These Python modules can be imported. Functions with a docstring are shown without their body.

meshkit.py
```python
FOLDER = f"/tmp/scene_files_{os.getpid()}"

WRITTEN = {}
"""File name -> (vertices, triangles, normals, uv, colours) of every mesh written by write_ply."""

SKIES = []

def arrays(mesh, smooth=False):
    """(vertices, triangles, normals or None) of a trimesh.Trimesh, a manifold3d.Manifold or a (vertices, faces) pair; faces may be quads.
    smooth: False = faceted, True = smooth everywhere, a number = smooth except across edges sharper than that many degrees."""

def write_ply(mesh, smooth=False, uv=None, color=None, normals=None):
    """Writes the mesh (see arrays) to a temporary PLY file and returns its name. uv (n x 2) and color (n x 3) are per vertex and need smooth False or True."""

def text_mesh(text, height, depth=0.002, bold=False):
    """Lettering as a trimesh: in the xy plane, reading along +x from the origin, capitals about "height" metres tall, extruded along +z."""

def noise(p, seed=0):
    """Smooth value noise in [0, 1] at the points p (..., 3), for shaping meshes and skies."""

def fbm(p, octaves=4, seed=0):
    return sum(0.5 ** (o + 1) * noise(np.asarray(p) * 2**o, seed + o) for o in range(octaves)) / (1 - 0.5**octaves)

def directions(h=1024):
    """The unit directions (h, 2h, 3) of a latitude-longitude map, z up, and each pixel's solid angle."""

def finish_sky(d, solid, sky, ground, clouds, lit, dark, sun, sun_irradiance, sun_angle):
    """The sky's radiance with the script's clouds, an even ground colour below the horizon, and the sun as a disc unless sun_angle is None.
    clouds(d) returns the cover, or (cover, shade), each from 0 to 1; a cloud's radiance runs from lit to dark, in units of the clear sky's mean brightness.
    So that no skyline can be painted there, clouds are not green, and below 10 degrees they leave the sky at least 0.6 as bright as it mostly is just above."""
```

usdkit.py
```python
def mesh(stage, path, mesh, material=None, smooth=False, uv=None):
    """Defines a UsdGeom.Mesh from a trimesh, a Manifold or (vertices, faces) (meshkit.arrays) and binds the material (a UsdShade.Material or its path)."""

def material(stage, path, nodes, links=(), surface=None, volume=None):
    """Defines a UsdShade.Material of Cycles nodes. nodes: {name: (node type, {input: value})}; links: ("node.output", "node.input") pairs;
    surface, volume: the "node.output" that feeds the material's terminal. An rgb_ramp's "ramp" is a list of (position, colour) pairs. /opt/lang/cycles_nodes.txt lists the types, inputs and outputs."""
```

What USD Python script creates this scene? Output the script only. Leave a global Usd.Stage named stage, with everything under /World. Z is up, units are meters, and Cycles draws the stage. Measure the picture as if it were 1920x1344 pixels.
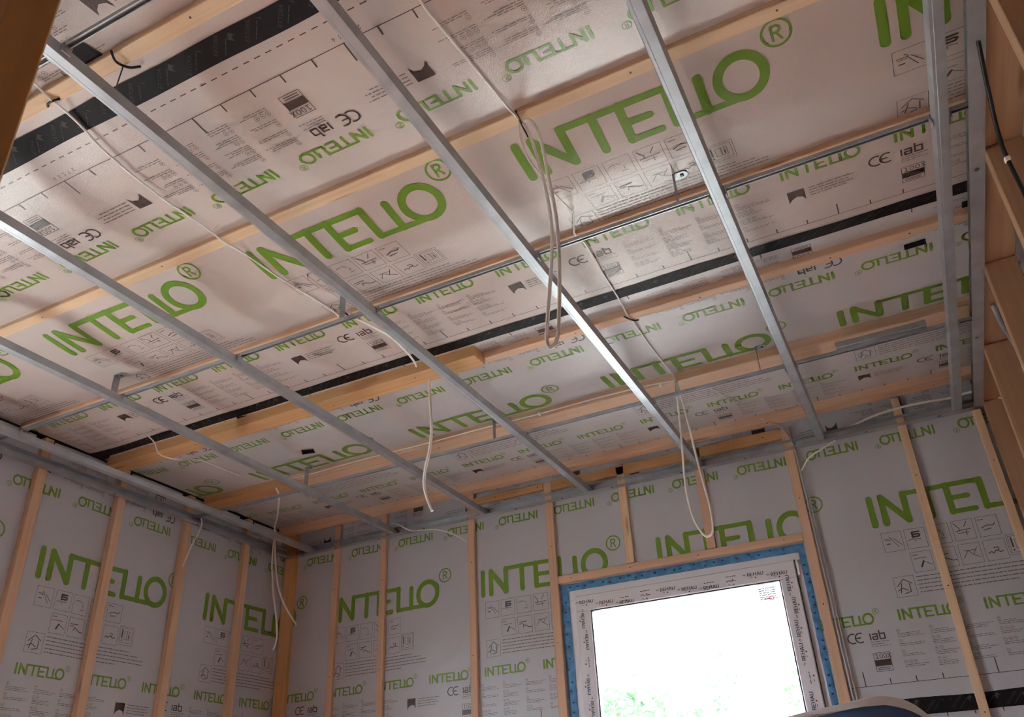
import math, random
import numpy as np
import trimesh, shapely, meshkit, usdkit
from shapely.geometry import LineString, Polygon, Point, box as sbox
from shapely.ops import unary_union
from pxr import Usd, UsdGeom, UsdLux, UsdShade, Gf, Sdf

stage = Usd.Stage.CreateInMemory()
UsdGeom.SetStageUpAxis(stage, "Z")
UsdGeom.SetStageMetersPerUnit(stage, 1.0)
W = UsdGeom.Xform.Define(stage, "/World")
UsdGeom.Scope.Define(stage, "/World/Looks")

# ------------------------------------------------------------------ camera, sky, light, exposure
CZ = 1.05                       # eye height; the measurements below are taken from the eye, Z up
cam = UsdGeom.Camera.Define(stage, "/World/camera")
F = 1550.3
R = np.array([[0.89215, 0.44951, -0.04530], [-0.25187, 0.41204, -0.87567], [-0.37496, 0.79264, 0.48082]])
u, _, vt = np.linalg.svd(R)
R = u @ vt
ax = np.array([R[0], -R[1], -R[2]])
M = np.eye(4)
M[:3, :3] = ax
M[3, :3] = (0, 0, CZ)
cam.AddTransformOp().Set(Gf.Matrix4d(M.tolist()))
cam.CreateHorizontalApertureAttr(36.0)
cam.CreateVerticalApertureAttr(36.0 * 1344 / 1920)
cam.CreateFocalLengthAttr(F / 1920 * 36)
cam.CreateVerticalApertureOffsetAttr(48 / 1920 * 36)
cam.CreateFStopAttr(14.0)
cam.CreateFocusDistanceAttr(3.0)
cam.CreateClippingRangeAttr(Gf.Vec2f(0.05, 500))
cam.CreateExposureAttr(3.65)

sky = UsdLux.DomeLight.Define(stage, "/World/overcast_sky")
sky.CreateColorAttr(Gf.Vec3f(0.80, 0.89, 1.0))
sky.CreateIntensityAttr(1.0)

# ------------------------------------------------------------------ materials
def mat(name, nodes, links=(), surface="p.BSDF"):
    return usdkit.material(stage, "/World/Looks/" + name, nodes, links, surface=surface)

def plain(name, color, rough=0.5, metallic=0.0, spec=0.5, bump=None, var=0.0, vscale=20, **kw):
    nodes = {"p": ("principled_bsdf", dict(base_color=color, roughness=rough, metallic=metallic, specular_ior_level=spec, **kw))}
    links = []
    if bump or var:
        nodes["tc"] = ("texture_coordinate", {})
    if bump:
        nodes["n"] = ("noise_texture", {"scale": bump[0], "detail": 3.0})
        nodes["b"] = ("bump", {"strength": bump[1], "distance": bump[2] if len(bump) > 2 else 0.002})
        links += [("tc.object", "n.vector"), ("n.fac", "b.height"), ("b.normal", "p.normal")]
    if var:
        nodes["v"] = ("noise_texture", {"scale": vscale, "detail": 3.0})
        c = np.array(color)
        nodes["r"] = ("rgb_ramp", {"ramp": [(0.25, tuple(c * (1 - var))), (0.75, tuple(np.minimum(c * (1 + var), 1)))]})
        links += [("tc.object", "v.vector"), ("v.fac", "r.fac"), ("r.color", "p.base_color")]
    return mat(name, nodes, links)

def foil(name, color, rough):
    # smooth vapour check film backed by a fleece: soft broad gloss, a fine embossed fleece relief
    return mat(name, {
        "tc": ("texture_coordinate", {}),
        "n": ("noise_texture", {"scale": 260.0, "detail": 2.0}),
        "n2": ("noise_texture", {"scale": 9.0, "detail": 3.0}),
        "m": ("math", {"math_type": "multiply_add", "value2": 4.0}),
        "b": ("bump", {"strength": 0.6, "distance": 0.0012}),
        "p": ("principled_bsdf", {"base_color": color, "roughness": rough, "specular_ior_level": 0.65}),
    }, [("tc.object", "n.vector"), ("tc.object", "n2.vector"), ("n2.fac", "m.value1"), ("n.fac", "m.value3"), ("m.value", "b.height"), ("b.normal", "p.normal")])

MEM = (0.56, 0.575, 0.62)
M_foil = foil("membrane_film", MEM, 0.36)
M_foilc = foil("membrane_film_over_insulation", (0.64, 0.55, 0.515), 0.36)   # thin film: the brown insulation shows through
M_foilm = foil("membrane_film_by_the_wall", (0.61, 0.585, 0.59), 0.36)
M_green = foil("print_green", (0.165, 0.33, 0.024), 0.36)
M_dark = foil("print_dark", (0.075, 0.045, 0.04), 0.36)
M_fine = foil("print_fine", (0.21, 0.17, 0.16), 0.36)
M_tape = plain("tape_black", (0.008, 0.006, 0.008), 0.62, spec=0.25, bump=(60, 0.3))
M_tapeprint = plain("tape_print_grey", (0.065, 0.065, 0.068), 0.6, spec=0.25)
M_blue = plain("tape_blue", (0.09, 0.29, 0.56), 0.42, bump=(45, 0.5, 0.004), var=0.42, vscale=30)
M_navy = plain("tape_print_navy", (0.012, 0.03, 0.10), 0.5)

def wood(name, light, dark, knot=(0.17, 0.065, 0.025)):
    return mat(name, {
        "tc": ("texture_coordinate", {}), "oi": ("object_info", {}),
        "sh": ("vector_math", {"math_type": "scale", "vector1": (17.0, 5.0, 3.0)}),
        "ad": ("vector_math", {"math_type": "add"}),
        "mp": ("mapping", {"scale": (1.3, 55.0, 55.0)}),
        "n": ("noise_texture", {"scale": 1.0, "detail": 4.0, "distortion": 0.6}),
        "r": ("rgb_ramp", {"ramp": [(0.3, light), (0.52, tuple(0.55 * np.array(light) + 0.45 * np.array(dark))), (0.72, dark)]}),
        "mk": ("mapping", {"scale": (1.7, 11.0, 11.0)}),
        "v": ("voronoi_texture", {"scale": 1.0}),
        "k": ("rgb_ramp", {"ramp": [(0.0, (0.75, 0.75, 0.75)), (0.055, (0.55, 0.55, 0.55)), (0.13, (0, 0, 0))]}),
        "mb": ("mapping", {"scale": (1.0, 4.0, 4.0)}),
        "nb": ("noise_texture", {"scale": 1.5, "detail": 2.0}),
        "rb": ("rgb_ramp", {"ramp": [(0.3, (0.86, 0.84, 0.82)), (0.7, (1.0, 1.0, 1.0))]}),
        "mxb": ("mix", {"mix_type": "multiply", "fac": 1.0}),
        "mx": ("mix", {"mix_type": "mix", "color2": knot}),
        "b": ("bump", {"strength": 0.25, "distance": 0.001}),
        "p": ("principled_bsdf", {"roughness": 0.62, "specular_ior_level": 0.35}),
    }, [("oi.random", "sh.scale"), ("tc.object", "ad.vector1"), ("sh.vector", "ad.vector2"),
        ("ad.vector", "mp.vector"), ("mp.vector", "n.vector"), ("n.fac", "r.fac"),
        ("ad.vector", "mk.vector"), ("mk.vector", "v.vector"), ("v.distance", "k.fac"),
        ("ad.vector", "mb.vector"), ("mb.vector", "nb.vector"), ("nb.fac", "rb.fac"),
        ("r.color", "mxb.color1"), ("rb.color", "mxb.color2"),
        ("mxb.color", "mx.color1"), ("k.color", "mx.fac"), ("mx.color", "p.base_color"), ("n.fac", "b.height"), ("b.normal", "p.normal")])

M_pine = wood("pine_pale", (0.91, 0.68, 0.455), (0.80, 0.56, 0.35))
M_pine2 = wood("pine_warm", (0.86, 0.60, 0.42), (0.74, 0.485, 0.32))
M_pine3 = wood("pine_orange", (0.80, 0.48, 0.235), (0.68, 0.375, 0.17))
M_stud = wood("stud_spruce", (0.54, 0.335, 0.20), (0.45, 0.26, 0.145))
M_post = wood("post_brown", (0.50, 0.235, 0.075), (0.44, 0.20, 0.06))
M_floor = plain("floor_boards", (0.72, 0.345, 0.20), 0.6, var=0.2, vscale=6)
M_plaster = plain("board_grey", (0.55, 0.52, 0.49), 0.8, var=0.06, vscale=3)

def galv(name, color, rough):
    return mat(name, {
        "tc": ("texture_coordinate", {}),
        "v": ("voronoi_texture", {"scale": 55.0}),
        "n": ("noise_texture", {"scale": 14.0, "detail": 3.0}),
        "mx": ("math", {"math_type": "multiply_add", "value2": 0.16}),
        "r": ("rgb_ramp", {"ramp": [(0.2, tuple(np.array(color) * 0.82)), (0.8, tuple(np.minimum(np.array(color) * 1.12, 1)))]}),
        "p": ("principled_bsdf", {"metallic": 0.72, "roughness": rough}),
    }, [("tc.object", "v.vector"), ("tc.object", "n.vector"), ("v.position", "mx.value1"), ("n.fac", "mx.value3"), ("n.fac", "r.fac"), ("r.color", "p.base_color")])

M_galv = galv("galvanised_steel", (0.50, 0.525, 0.56), 0.45)
M_screw = plain("screw_dark", (0.10, 0.075, 0.06), 0.5)
M_cable = plain("cable_white", (0.94, 0.92, 0.89), 0.4)
M_cableg = plain("cable_grey", (0.62, 0.59, 0.58), 0.45)
M_black = plain("black_plastic", (0.014, 0.012, 0.012), 0.4)
M_pvc = plain("pvc_film_white", (0.86, 0.88, 0.95), 0.35)
M_ink = plain("film_ink", (0.07, 0.07, 0.09), 0.5)
M_red = plain("film_red", (0.36, 0.03, 0.05), 0.5)
M_gasket = plain("gasket_black", (0.015, 0.015, 0.017), 0.5)
M_sticker = mat("sticker_paper", {"p": ("principled_bsdf", {"base_color": (0.75, 0.73, 0.74), "roughness": 0.6}), "t": ("translucent_bsdf", {"color": (0.8, 0.76, 0.78)}), "m": ("mix_closure", {"fac": 0.5})}, [("p.BSDF", "m.closure1"), ("t.BSDF", "m.closure2")], surface="m.closure")
M_sack = plain("sack_blue", (0.055, 0.12, 0.26), 0.45, bump=(240, 0.4, 0.002), var=0.15, vscale=9)
M_hem = plain("sack_white", (0.80, 0.80, 0.82), 0.5, bump=(320, 0.6, 0.002))
M_ground = plain("outdoor_ground", (0.44, 0.42, 0.36), 0.9, var=0.12, vscale=1)
M_leaf = mat("leaf_green", {"p": ("principled_bsdf", {"base_color": (0.06, 0.10, 0.05), "roughness": 0.5}),
                            "t": ("translucent_bsdf", {"color": (0.07, 0.13, 0.06)}), "m": ("mix_closure", {"fac": 0.35})},
             [("p.BSDF", "m.closure1"), ("t.BSDF", "m.closure2")], surface="m.closure")
M_bark = plain("bark", (0.12, 0.09, 0.07), 0.9)
M_glass = mat("pane_glass", {"t": ("transparent_bsdf", {"color": (0.97, 0.98, 0.98)}), "g": ("glossy_bsdf", {"color": (1, 1, 1), "roughness": 0.0}),
                             "f": ("fresnel", {"IOR": 1.5}), "m": ("mix_closure", {})},
              [("f.fac", "m.fac"), ("t.BSDF", "m.closure1"), ("g.BSDF", "m.closure2")], surface="m.closure")

# ------------------------------------------------------------------ helpers
used = {}
def numbered(path):
    n = used.get(path, -1) + 1
    used[path] = n
    return path if n == 0 else "%s_%03d" % (path, n)

def path_of(parent):
    return "/World" if parent is None else str(parent.GetPath() if hasattr(parent, "GetPath") else parent)

def tag(prim, label=None, cat=None, group=None, kind=None):
    p = prim.GetPrim() if hasattr(prim, "GetPrim") else prim
    for k, v in (("label", label), ("category", cat), ("group", group), ("kind", kind)):
        if v:
            p.SetCustomDataByKey(k, v)
    return prim

def frame(origin, ex=(1, 0, 0), ey=(0, 1, 0), ez=None):
    ex, ey = np.array(ex, float), np.array(ey, float)
    ez = np.cross(ex, ey) if ez is None else np.array(ez, float)
    m = np.eye(4)
    m[0, :3], m[1, :3], m[2, :3] = ex, ey, ez
    m[3, :3] = np.array(origin, float)
    return m

def up(o):                       # eye-based measurement to world
    return (o[0], o[1], o[2] + CZ)

def obj(name, mesh, m, parent=None, at=None, smooth=False):
    """ONE Mesh prim. at: frame() matrix. Top-level meshes without a frame are moved up to world height."""
    p = numbered(path_of(parent) + "/" + name)
    prim = usdkit.mesh(stage, p, mesh, m, smooth=smooth)
    if at is not None:
        prim.AddTransformOp().Set(Gf.Matrix4d(np.asarray(at).tolist()))
    return prim

def thing(name, label=None, cat=None, at=None, group=None, kind=None):
    x = UsdGeom.Xform.Define(stage, numbered("/World/" + name))
    x.AddTransformOp().Set(Gf.Matrix4d((frame((0, 0, CZ)) if at is None else np.asarray(at)).tolist()))
    return tag(x, label, cat, group, kind)

def cbox(x0, x1, y0, y1, z0, z1, c=0.002):
    lo, hi = np.array([x0, y0, z0]), np.array([x1, y1, z1])
    c = min(c, 0.4 * (hi - lo).min())
    pts = []
    for sx in (0, 1):
        for sy in (0, 1):
            for sz in (0, 1):
                s = np.array([sx, sy, sz])
                corner = np.where(s, hi, lo)
                inward = np.where(s, -1, 1) * c
                for k in range(3):
                    q = corner + inward
                    q[k] = corner[k]
                    pts.append(q)
    return trimesh.convex.convex_hull(np.array(pts))

def cat_(*ms):
    return trimesh.util.concatenate([m for m in ms if m is not None])

def tri2(poly):
    """2-D triangles of a shapely polygon or collection."""
    vs, fs, n = [], [], 0
    for g in getattr(poly, "geoms", [poly]):
        if g.is_empty or g.geom_type != "Polygon" or g.area < 1e-9:
            continue
        v, f = trimesh.creation.triangulate_polygon(g, engine="earcut")
        vs.append(v); fs.append(f + n); n += len(v)
    return (np.vstack(vs), np.vstack(fs)) if vs else (np.zeros((0, 2)), np.zeros((0, 3), int))

def merge2(parts):
    vs, fs, n = [], [], 0
    for v, f in parts:
        vs.append(v); fs.append(np.asarray(f) + n); n += len(v)
    return (np.vstack(vs), np.vstack(fs)) if vs else (np.zeros((0, 2)), np.zeros((0, 3), int))

def mv(p, dx=0, dy=0, s=1, flip=False, rot=0.0):
    v = np.array(p[0]) * s
    if flip:
        v = -v
    if rot:
        c, q = math.cos(rot), math.sin(rot)
        v = np.stack([v[:, 0] * c - v[:, 1] * q, v[:, 0] * q + v[:, 1] * c], 1)
    return v + (dx, dy), p[1]

_text = {}
def text2(s, h):
    """Flat lettering, x right, y DOWN, top left at the origin."""
    if s not in _text:
        m = meshkit.text_mesh(s, 1.0, 0.01, bold=False)
        keep = m.face_normals[:, 2] > 0.9
        v, f = np.array(m.vertices)[:, :2], np.array(m.faces)[keep]
        ids, inv = np.unique(f, return_inverse=True)
        _text[s] = (v[ids] * (1, -1) + (0, 1), inv.reshape(-1, 3))
    v, f = _text[s]
    return v * h, f

def tube(points, r, n=8, sub=5, closed=False):
    P = np.array(points, float)
    if len(P) > 2:
        ext = np.vstack([2 * P[0] - P[1], P, 2 * P[-1] - P[-2]])
        out = []
        for i in range(1, len(ext) - 2):
            p0, p1, p2, p3 = ext[i - 1:i + 3]
            for t in np.linspace(0, 1, sub, endpoint=False):
                out.append(0.5 * (2 * p1 + (p2 - p0) * t + (2 * p0 - 5 * p1 + 4 * p2 - p3) * t * t + (3 * p1 - p0 - 3 * p2 + p3) * t ** 3))
        out.append(P[-1])
        P = np.array(out)
    T = np.gradient(P, axis=0)
    T /= np.maximum(np.linalg.norm(T, axis=1, keepdims=True), 1e-9)
    a = np.array([0, 0, 1.0]) if abs(T[0][2]) < 0.9 else np.array([1.0, 0, 0])
    N = np.cross(T[0], a); N /= np.linalg.norm(N)
    V = []
    for i in range(len(P)):
        N = N - T[i] * (N @ T[i]); N /= np.linalg.norm(N)
        B = np.cross(T[i], N)
        th = np.linspace(0, 2 * math.pi, n, endpoint=False)
        V.append(P[i] + r * (np.cos(th)[:, None] * N + np.sin(th)[:, None] * B))
    V = np.vstack(V); Fc = []
    for i in range(len(P) - 1):
        for k in range(n):
            a0, a1 = i * n + k, i * n + (k + 1) % n
            Fc += [(a0, a1, a1 + n), (a0, a1 + n, a0 + n)]
    c0, c1 = len(V), len(V) + 1
    V = np.vstack([V, P[0], P[-1]])
    e = (len(P) - 1) * n
    for k in range(n):
        Fc += [(c0, (k + 1) % n, k), (c1, e + k, e + (k + 1) % n)]
    return trimesh.Trimesh(V, np.array(Fc), process=False)

def extrude_x(path, t, L):
    """Thin section (path in local y, z) of thickness t swept along local x from 0 to L."""
    poly = LineString(path).buffer(t / 2, cap_style=2, join_style=1, quad_segs=2)
    m = trimesh.creation.extrude_polygon(poly, L, engine="earcut")
    v = np.array(m.vertices)
    return trimesh.Trimesh(np.stack([v[:, 2], v[:, 0], v[:, 1]], 1), m.faces, process=False)

# ------------------------------------------------------------------ the print on the membrane
# sheet coordinates: s along the roll, t across it, t = 0 at the top of the large lettering
PER = 1.007
def strokes(lines, w):
    return unary_union([LineString(l).buffer(w, quad_segs=4) for l in lines])

def logo_shape():
    H, w, b = 0.15, 0.0134, 0.0108
    a, z = w, H - w
    L = unary_union([
        strokes([[(0.0, a), (0.0, z)], [(0.05, z), (0.05, a), (0.143, z), (0.143, a)], [(0.24, a), (0.24, z)], [(0.322, a), (0.322, z)],
                 [(0.457, a), (0.457, z)], [(0.546, a + 0.012), (0.546, z)]], w),
        strokes([[(0.143, a), (0.457, a)], [(0.322, z), (0.412, z)], [(0.322, H / 2), (0.395, H / 2)], [(0.457, z), (0.66, z)]], b)])
    th = np.linspace(0, 2 * math.pi, 49)
    ring = LineString([(0.655 + 0.0625 * math.cos(q), H / 2 - 0.003 + 0.066 * math.sin(q)) for q in th]).buffer(w, quad_segs=4)
    return unary_union([L, ring])

def reg_shape():
    ring = Point(0.768, -0.014).buffer(0.0405).difference(Point(0.768, -0.014).buffer(0.0340))
    r = strokes([[(0.757, 0.006), (0.757, -0.034), (0.771, -0.034), (0.778, -0.029), (0.778, -0.021), (0.771, -0.015), (0.757, -0.015)], [(0.768, -0.015), (0.779, 0.006)]], 0.0032)
    return unary_union([ring, r])

def fine_tri(p, edge):
    v, f = p
    v3, f3 = trimesh.remesh.subdivide_to_size(np.column_stack([v, np.zeros(len(v))]), f, edge)
    m_ = trimesh.Trimesh(v3, f3, process=False); m_.merge_vertices()
    return np.array(m_.vertices)[:, :2], np.array(m_.faces)
LOGO = fine_tri(tri2(logo_shape()), 0.035)
REG = tri2(reg_shape())
BIG = merge2([LOGO, REG])
SMALL = mv(merge2([fine_tri(tri2(logo_shape()), 0.12), REG]), s=0.32)

def rect(x0, y0, x1, y1):
    return np.array([(x0, y0), (x1, y0), (x1, y1), (x0, y1)], float), np.array([(0, 1, 2), (0, 2, 3)])

def hline(x0, x1, y, h):
    n = max(1, int(math.ceil((x1 - x0) / 0.04)))
    return merge2([rect(x0 + (x1 - x0) * i / n, y, x0 + (x1 - x0) * (i + 1) / n, y + h) for i in range(n)])

def words(x0, x1, y, h, rng):
    out, x = [], x0
    while x < x1 - 0.004:
        w = rng.uniform(0.006, 0.026)
        out.append(rect(x, y, min(x + w, x1), y + h))
        x += w + 0.0035
    return merge2(out)

def box_outline(x0, y0, w, h, t=0.0014):
    return merge2([rect(x0, y0, x0 + w, y0 + t), rect(x0, y0 + h - t, x0 + w, y0 + h), rect(x0, y0, x0 + t, y0 + h), rect(x0 + w - t, y0, x0 + w, y0 + h)])

def lines2(ls, w):
    return tri2(strokes(ls, w))

def icon(kind, x, y):
    parts = [box_outline(x, y, 0.083, 0.088)]
    g = lambda ls, w=0.0011: parts.append(mv(lines2(ls, w), x, y))
    if kind == 0:
        g([[(0.046, 0.03), (0.075, 0.062)], [(0.036, 0.03), (0.062, 0.07)], [(0.01, 0.03), (0.036, 0.03)], [(0.012, 0.036), (0.034, 0.036)], [(0.03, 0.02), (0.04, 0.028)]])
        parts.append(rect(x + 0.014, y + 0.05, x + 0.03, y + 0.054))
    elif kind == 1:
        g([[(0.03, 0.04), (0.03, 0.016), (0.06, 0.016)], [(0.03, 0.026), (0.055, 0.026), (0.06, 0.03), (0.055, 0.037), (0.03, 0.037)]], 0.0032)
        g([[(0.008, 0.05), (0.03, 0.046), (0.06, 0.05)], [(0.036, 0.05), (0.036, 0.058)]])
    elif kind == 2:
        g([[(0.01, 0.03), (0.028, 0.024), (0.03, 0.03)], [(0.036, 0.024), (0.05, 0.034)], [(0.055, 0.04), (0.055, 0.055)], [(0.044, 0.064), (0.062, 0.064)]])
    elif kind == 3:
        g([[(0.008, 0.01), (0.025, 0.034), (0.025, 0.046)], [(0.06, 0.01), (0.046, 0.03)], [(0.01, 0.046), (0.07, 0.042)], [(0.05, 0.05), (0.05, 0.066)]], 0.0014)
        g([[(0.016, 0.056), (0.06, 0.056)]])
    elif kind == 4:
        parts.append(rect(x + 0.006, y + 0.012, x + 0.03, y + 0.0145))
        g([[(0.014, 0.05), (0.036, 0.04), (0.06, 0.044), (0.07, 0.034)], [(0.02, 0.06), (0.05, 0.056)]], 0.0016)
    elif kind == 5:
        parts.append(rect(x + 0.006, y + 0.012, x + 0.03, y + 0.0145))
        g([[(0.034, 0.066), (0.046, 0.044)]], 0.0036)
        g([[(0.046, 0.044), (0.076, 0.062)], [(0.01, 0.03), (0.06, 0.028)]])
    elif kind == 6:
        g([[(0.03, 0.058), (0.034, 0.044), (0.05, 0.052), (0.064, 0.06), (0.078, 0.06)], [(0.01, 0.03), (0.05, 0.028)], [(0.01, 0.04), (0.028, 0.038)]], 0.0016)
    elif kind == 7:
        g([[(0.012, 0.06), (0.034, 0.03), (0.05, 0.05), (0.07, 0.02)], [(0.05, 0.05), (0.074, 0.064)], [(0.02, 0.03), (0.06, 0.03)]])
    elif kind == 8:
        g([[(0.012, 0.056), (0.024, 0.05), (0.03, 0.058), (0.042, 0.046), (0.056, 0.056), (0.07, 0.052)], [(0.036, 0.036), (0.05, 0.034), (0.054, 0.044), (0.044, 0.05)]], 0.0015)
    elif kind == 9:   # notice box with ! and i
        parts.append(box_outline(x + 0.006, y + 0.008, 0.07, 0.07))
        parts.append(rect(x + 0.014, y + 0.014, x + 0.020, y + 0.056)); parts.append(rect(x + 0.014, y + 0.064, x + 0.020, y + 0.070))
        parts.append(box_outline(x + 0.028, y + 0.022, 0.017, 0.04)); parts.append(box_outline(x + 0.046, y + 0.022, 0.017, 0.04))
        parts.append(rect(x + 0.053, y + 0.036, x + 0.057, y + 0.056)); parts.append(rect(x + 0.053, y + 0.028, x + 0.057, y + 0.032))
    elif kind == 10:  # house under an arrow
        g([[(0.012, 0.04), (0.04, 0.012), (0.07, 0.034)], [(0.06, 0.034), (0.06, 0.068), (0.034, 0.074)], [(0.01, 0.06), (0.03, 0.05), (0.05, 0.062)], [(0.03, 0.03), (0.02, 0.07)]], 0.0016)
    return merge2(parts)

def flag(x, y):
    p = Polygon([(0, 0.054), (0, 0), (0.052, 0), (0.052, 0.054), (0.044, 0.036), (0.026, 0.030), (0.010, 0.040)])
    return mv(tri2(p), x, y)

def ce_mark(x, y, h=0.04):
    r = h / 2
    arc = lambda cx: [(cx + r * math.cos(q), r + r * math.sin(q)) for q in np.linspace(math.radians(65), math.radians(295), 18)]
    return mv(lines2([arc(r), arc(r + 0.031), [(r + 0.012, r), (r + 0.031, r)]], 0.0026), x, y)

def iab_mark(x, y, rng):
    w = 0.0026
    p = [lines2([[(0.004, 0.010), (0.004, 0.034)], [(0.014, 0.012), (0.032, 0.012), (0.032, 0.034), (0.014, 0.034), (0.014, 0.023), (0.032, 0.023)],
                 [(0.042, 0.0), (0.042, 0.034), (0.062, 0.034), (0.062, 0.012), (0.042, 0.012)]], w)]
    return mv(merge2(p), x, y)

def seal_100x(x, y):
    p = [box_outline(0, 0, 0.066, 0.076, 0.0018), mv(text2("100X", 0.0185), 0.006, 0.005), rect(0.002, 0.029, 0.064, 0.054)]
    for k in range(2):
        p.append(rect(0.008, 0.060 + 0.007 * k, 0.056, 0.0625 + 0.007 * k))
    return mv(merge2(p), x, y)

def edge_block(rng):
    """CE mark, institute mark, seal, small print in columns; origin: r = 0 at the maker's flag, t = 0 at the small lettering's top."""
    dark = [flag(0, 0.108), ce_mark(0.250, 0.077), iab_mark(0.338, 0.077, rng), seal_100x(0.335, 0.166)]
    fine = []
    for k in range(4):
        fine.append(words(0.066, rng.uniform(0.17, 0.22), 0.112 + 0.012 * k, 0.0036, rng))
    for k in range(3):
        fine.append(words(0.338, 0.338 + rng.uniform(0.05, 0.08), 0.120 + 0.009 * k, 0.0026, rng))
    for c in range(4):
        x0, y = 0.45 + 0.128 * c, 0.083
        for g in range(4):
            for q in range(rng.choice([1, 1, 2, 3])):
                ring = Point(x0 + 0.006 + 0.019 * q, y + 0.005).buffer(0.0075, quad_segs=3).difference(Point(x0 + 0.006 + 0.019 * q, y + 0.005).buffer(0.0062, quad_segs=3))
                fine.append(tri2(ring)); fine.append(rect(x0 + 0.003 + 0.019 * q, y + 0.0035, x0 + 0.009 + 0.019 * q, y + 0.0062))
            for k in range(rng.choice([2, 3, 3])):
                fine.append(words(x0, x0 + rng.uniform(0.06, 0.112), y + 0.0155 + 0.0068 * k, 0.0023, rng))
            y += 0.0425
    return merge2(dark), merge2(fine)

rng0 = random.Random(5)
BLOCK_DARK, BLOCK_FINE = edge_block(rng0)
_ic, _fi = [], []
for k in range(5):
    _ic.append(icon(k, 0.011 + 0.0955 * k, 0.178))
for k in range(4):
    _ic.append(icon(5 + k, 0.106 + 0.0955 * k, 0.282))
_ic.append(icon(9, 0.483, 0.272))
_ic.append(icon(10, 0.012, 0.378))
for k, ln in enumerate((0.50, 0.56, 0.60, 0.60, 0.42)):
    _fi.append(words(0.106, 0.106 + ln * 0.9, 0.386 + 0.0165 * k, 0.0042, rng0))
ICONS, ICONTEXT = merge2(_ic), merge2(_fi)

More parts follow.
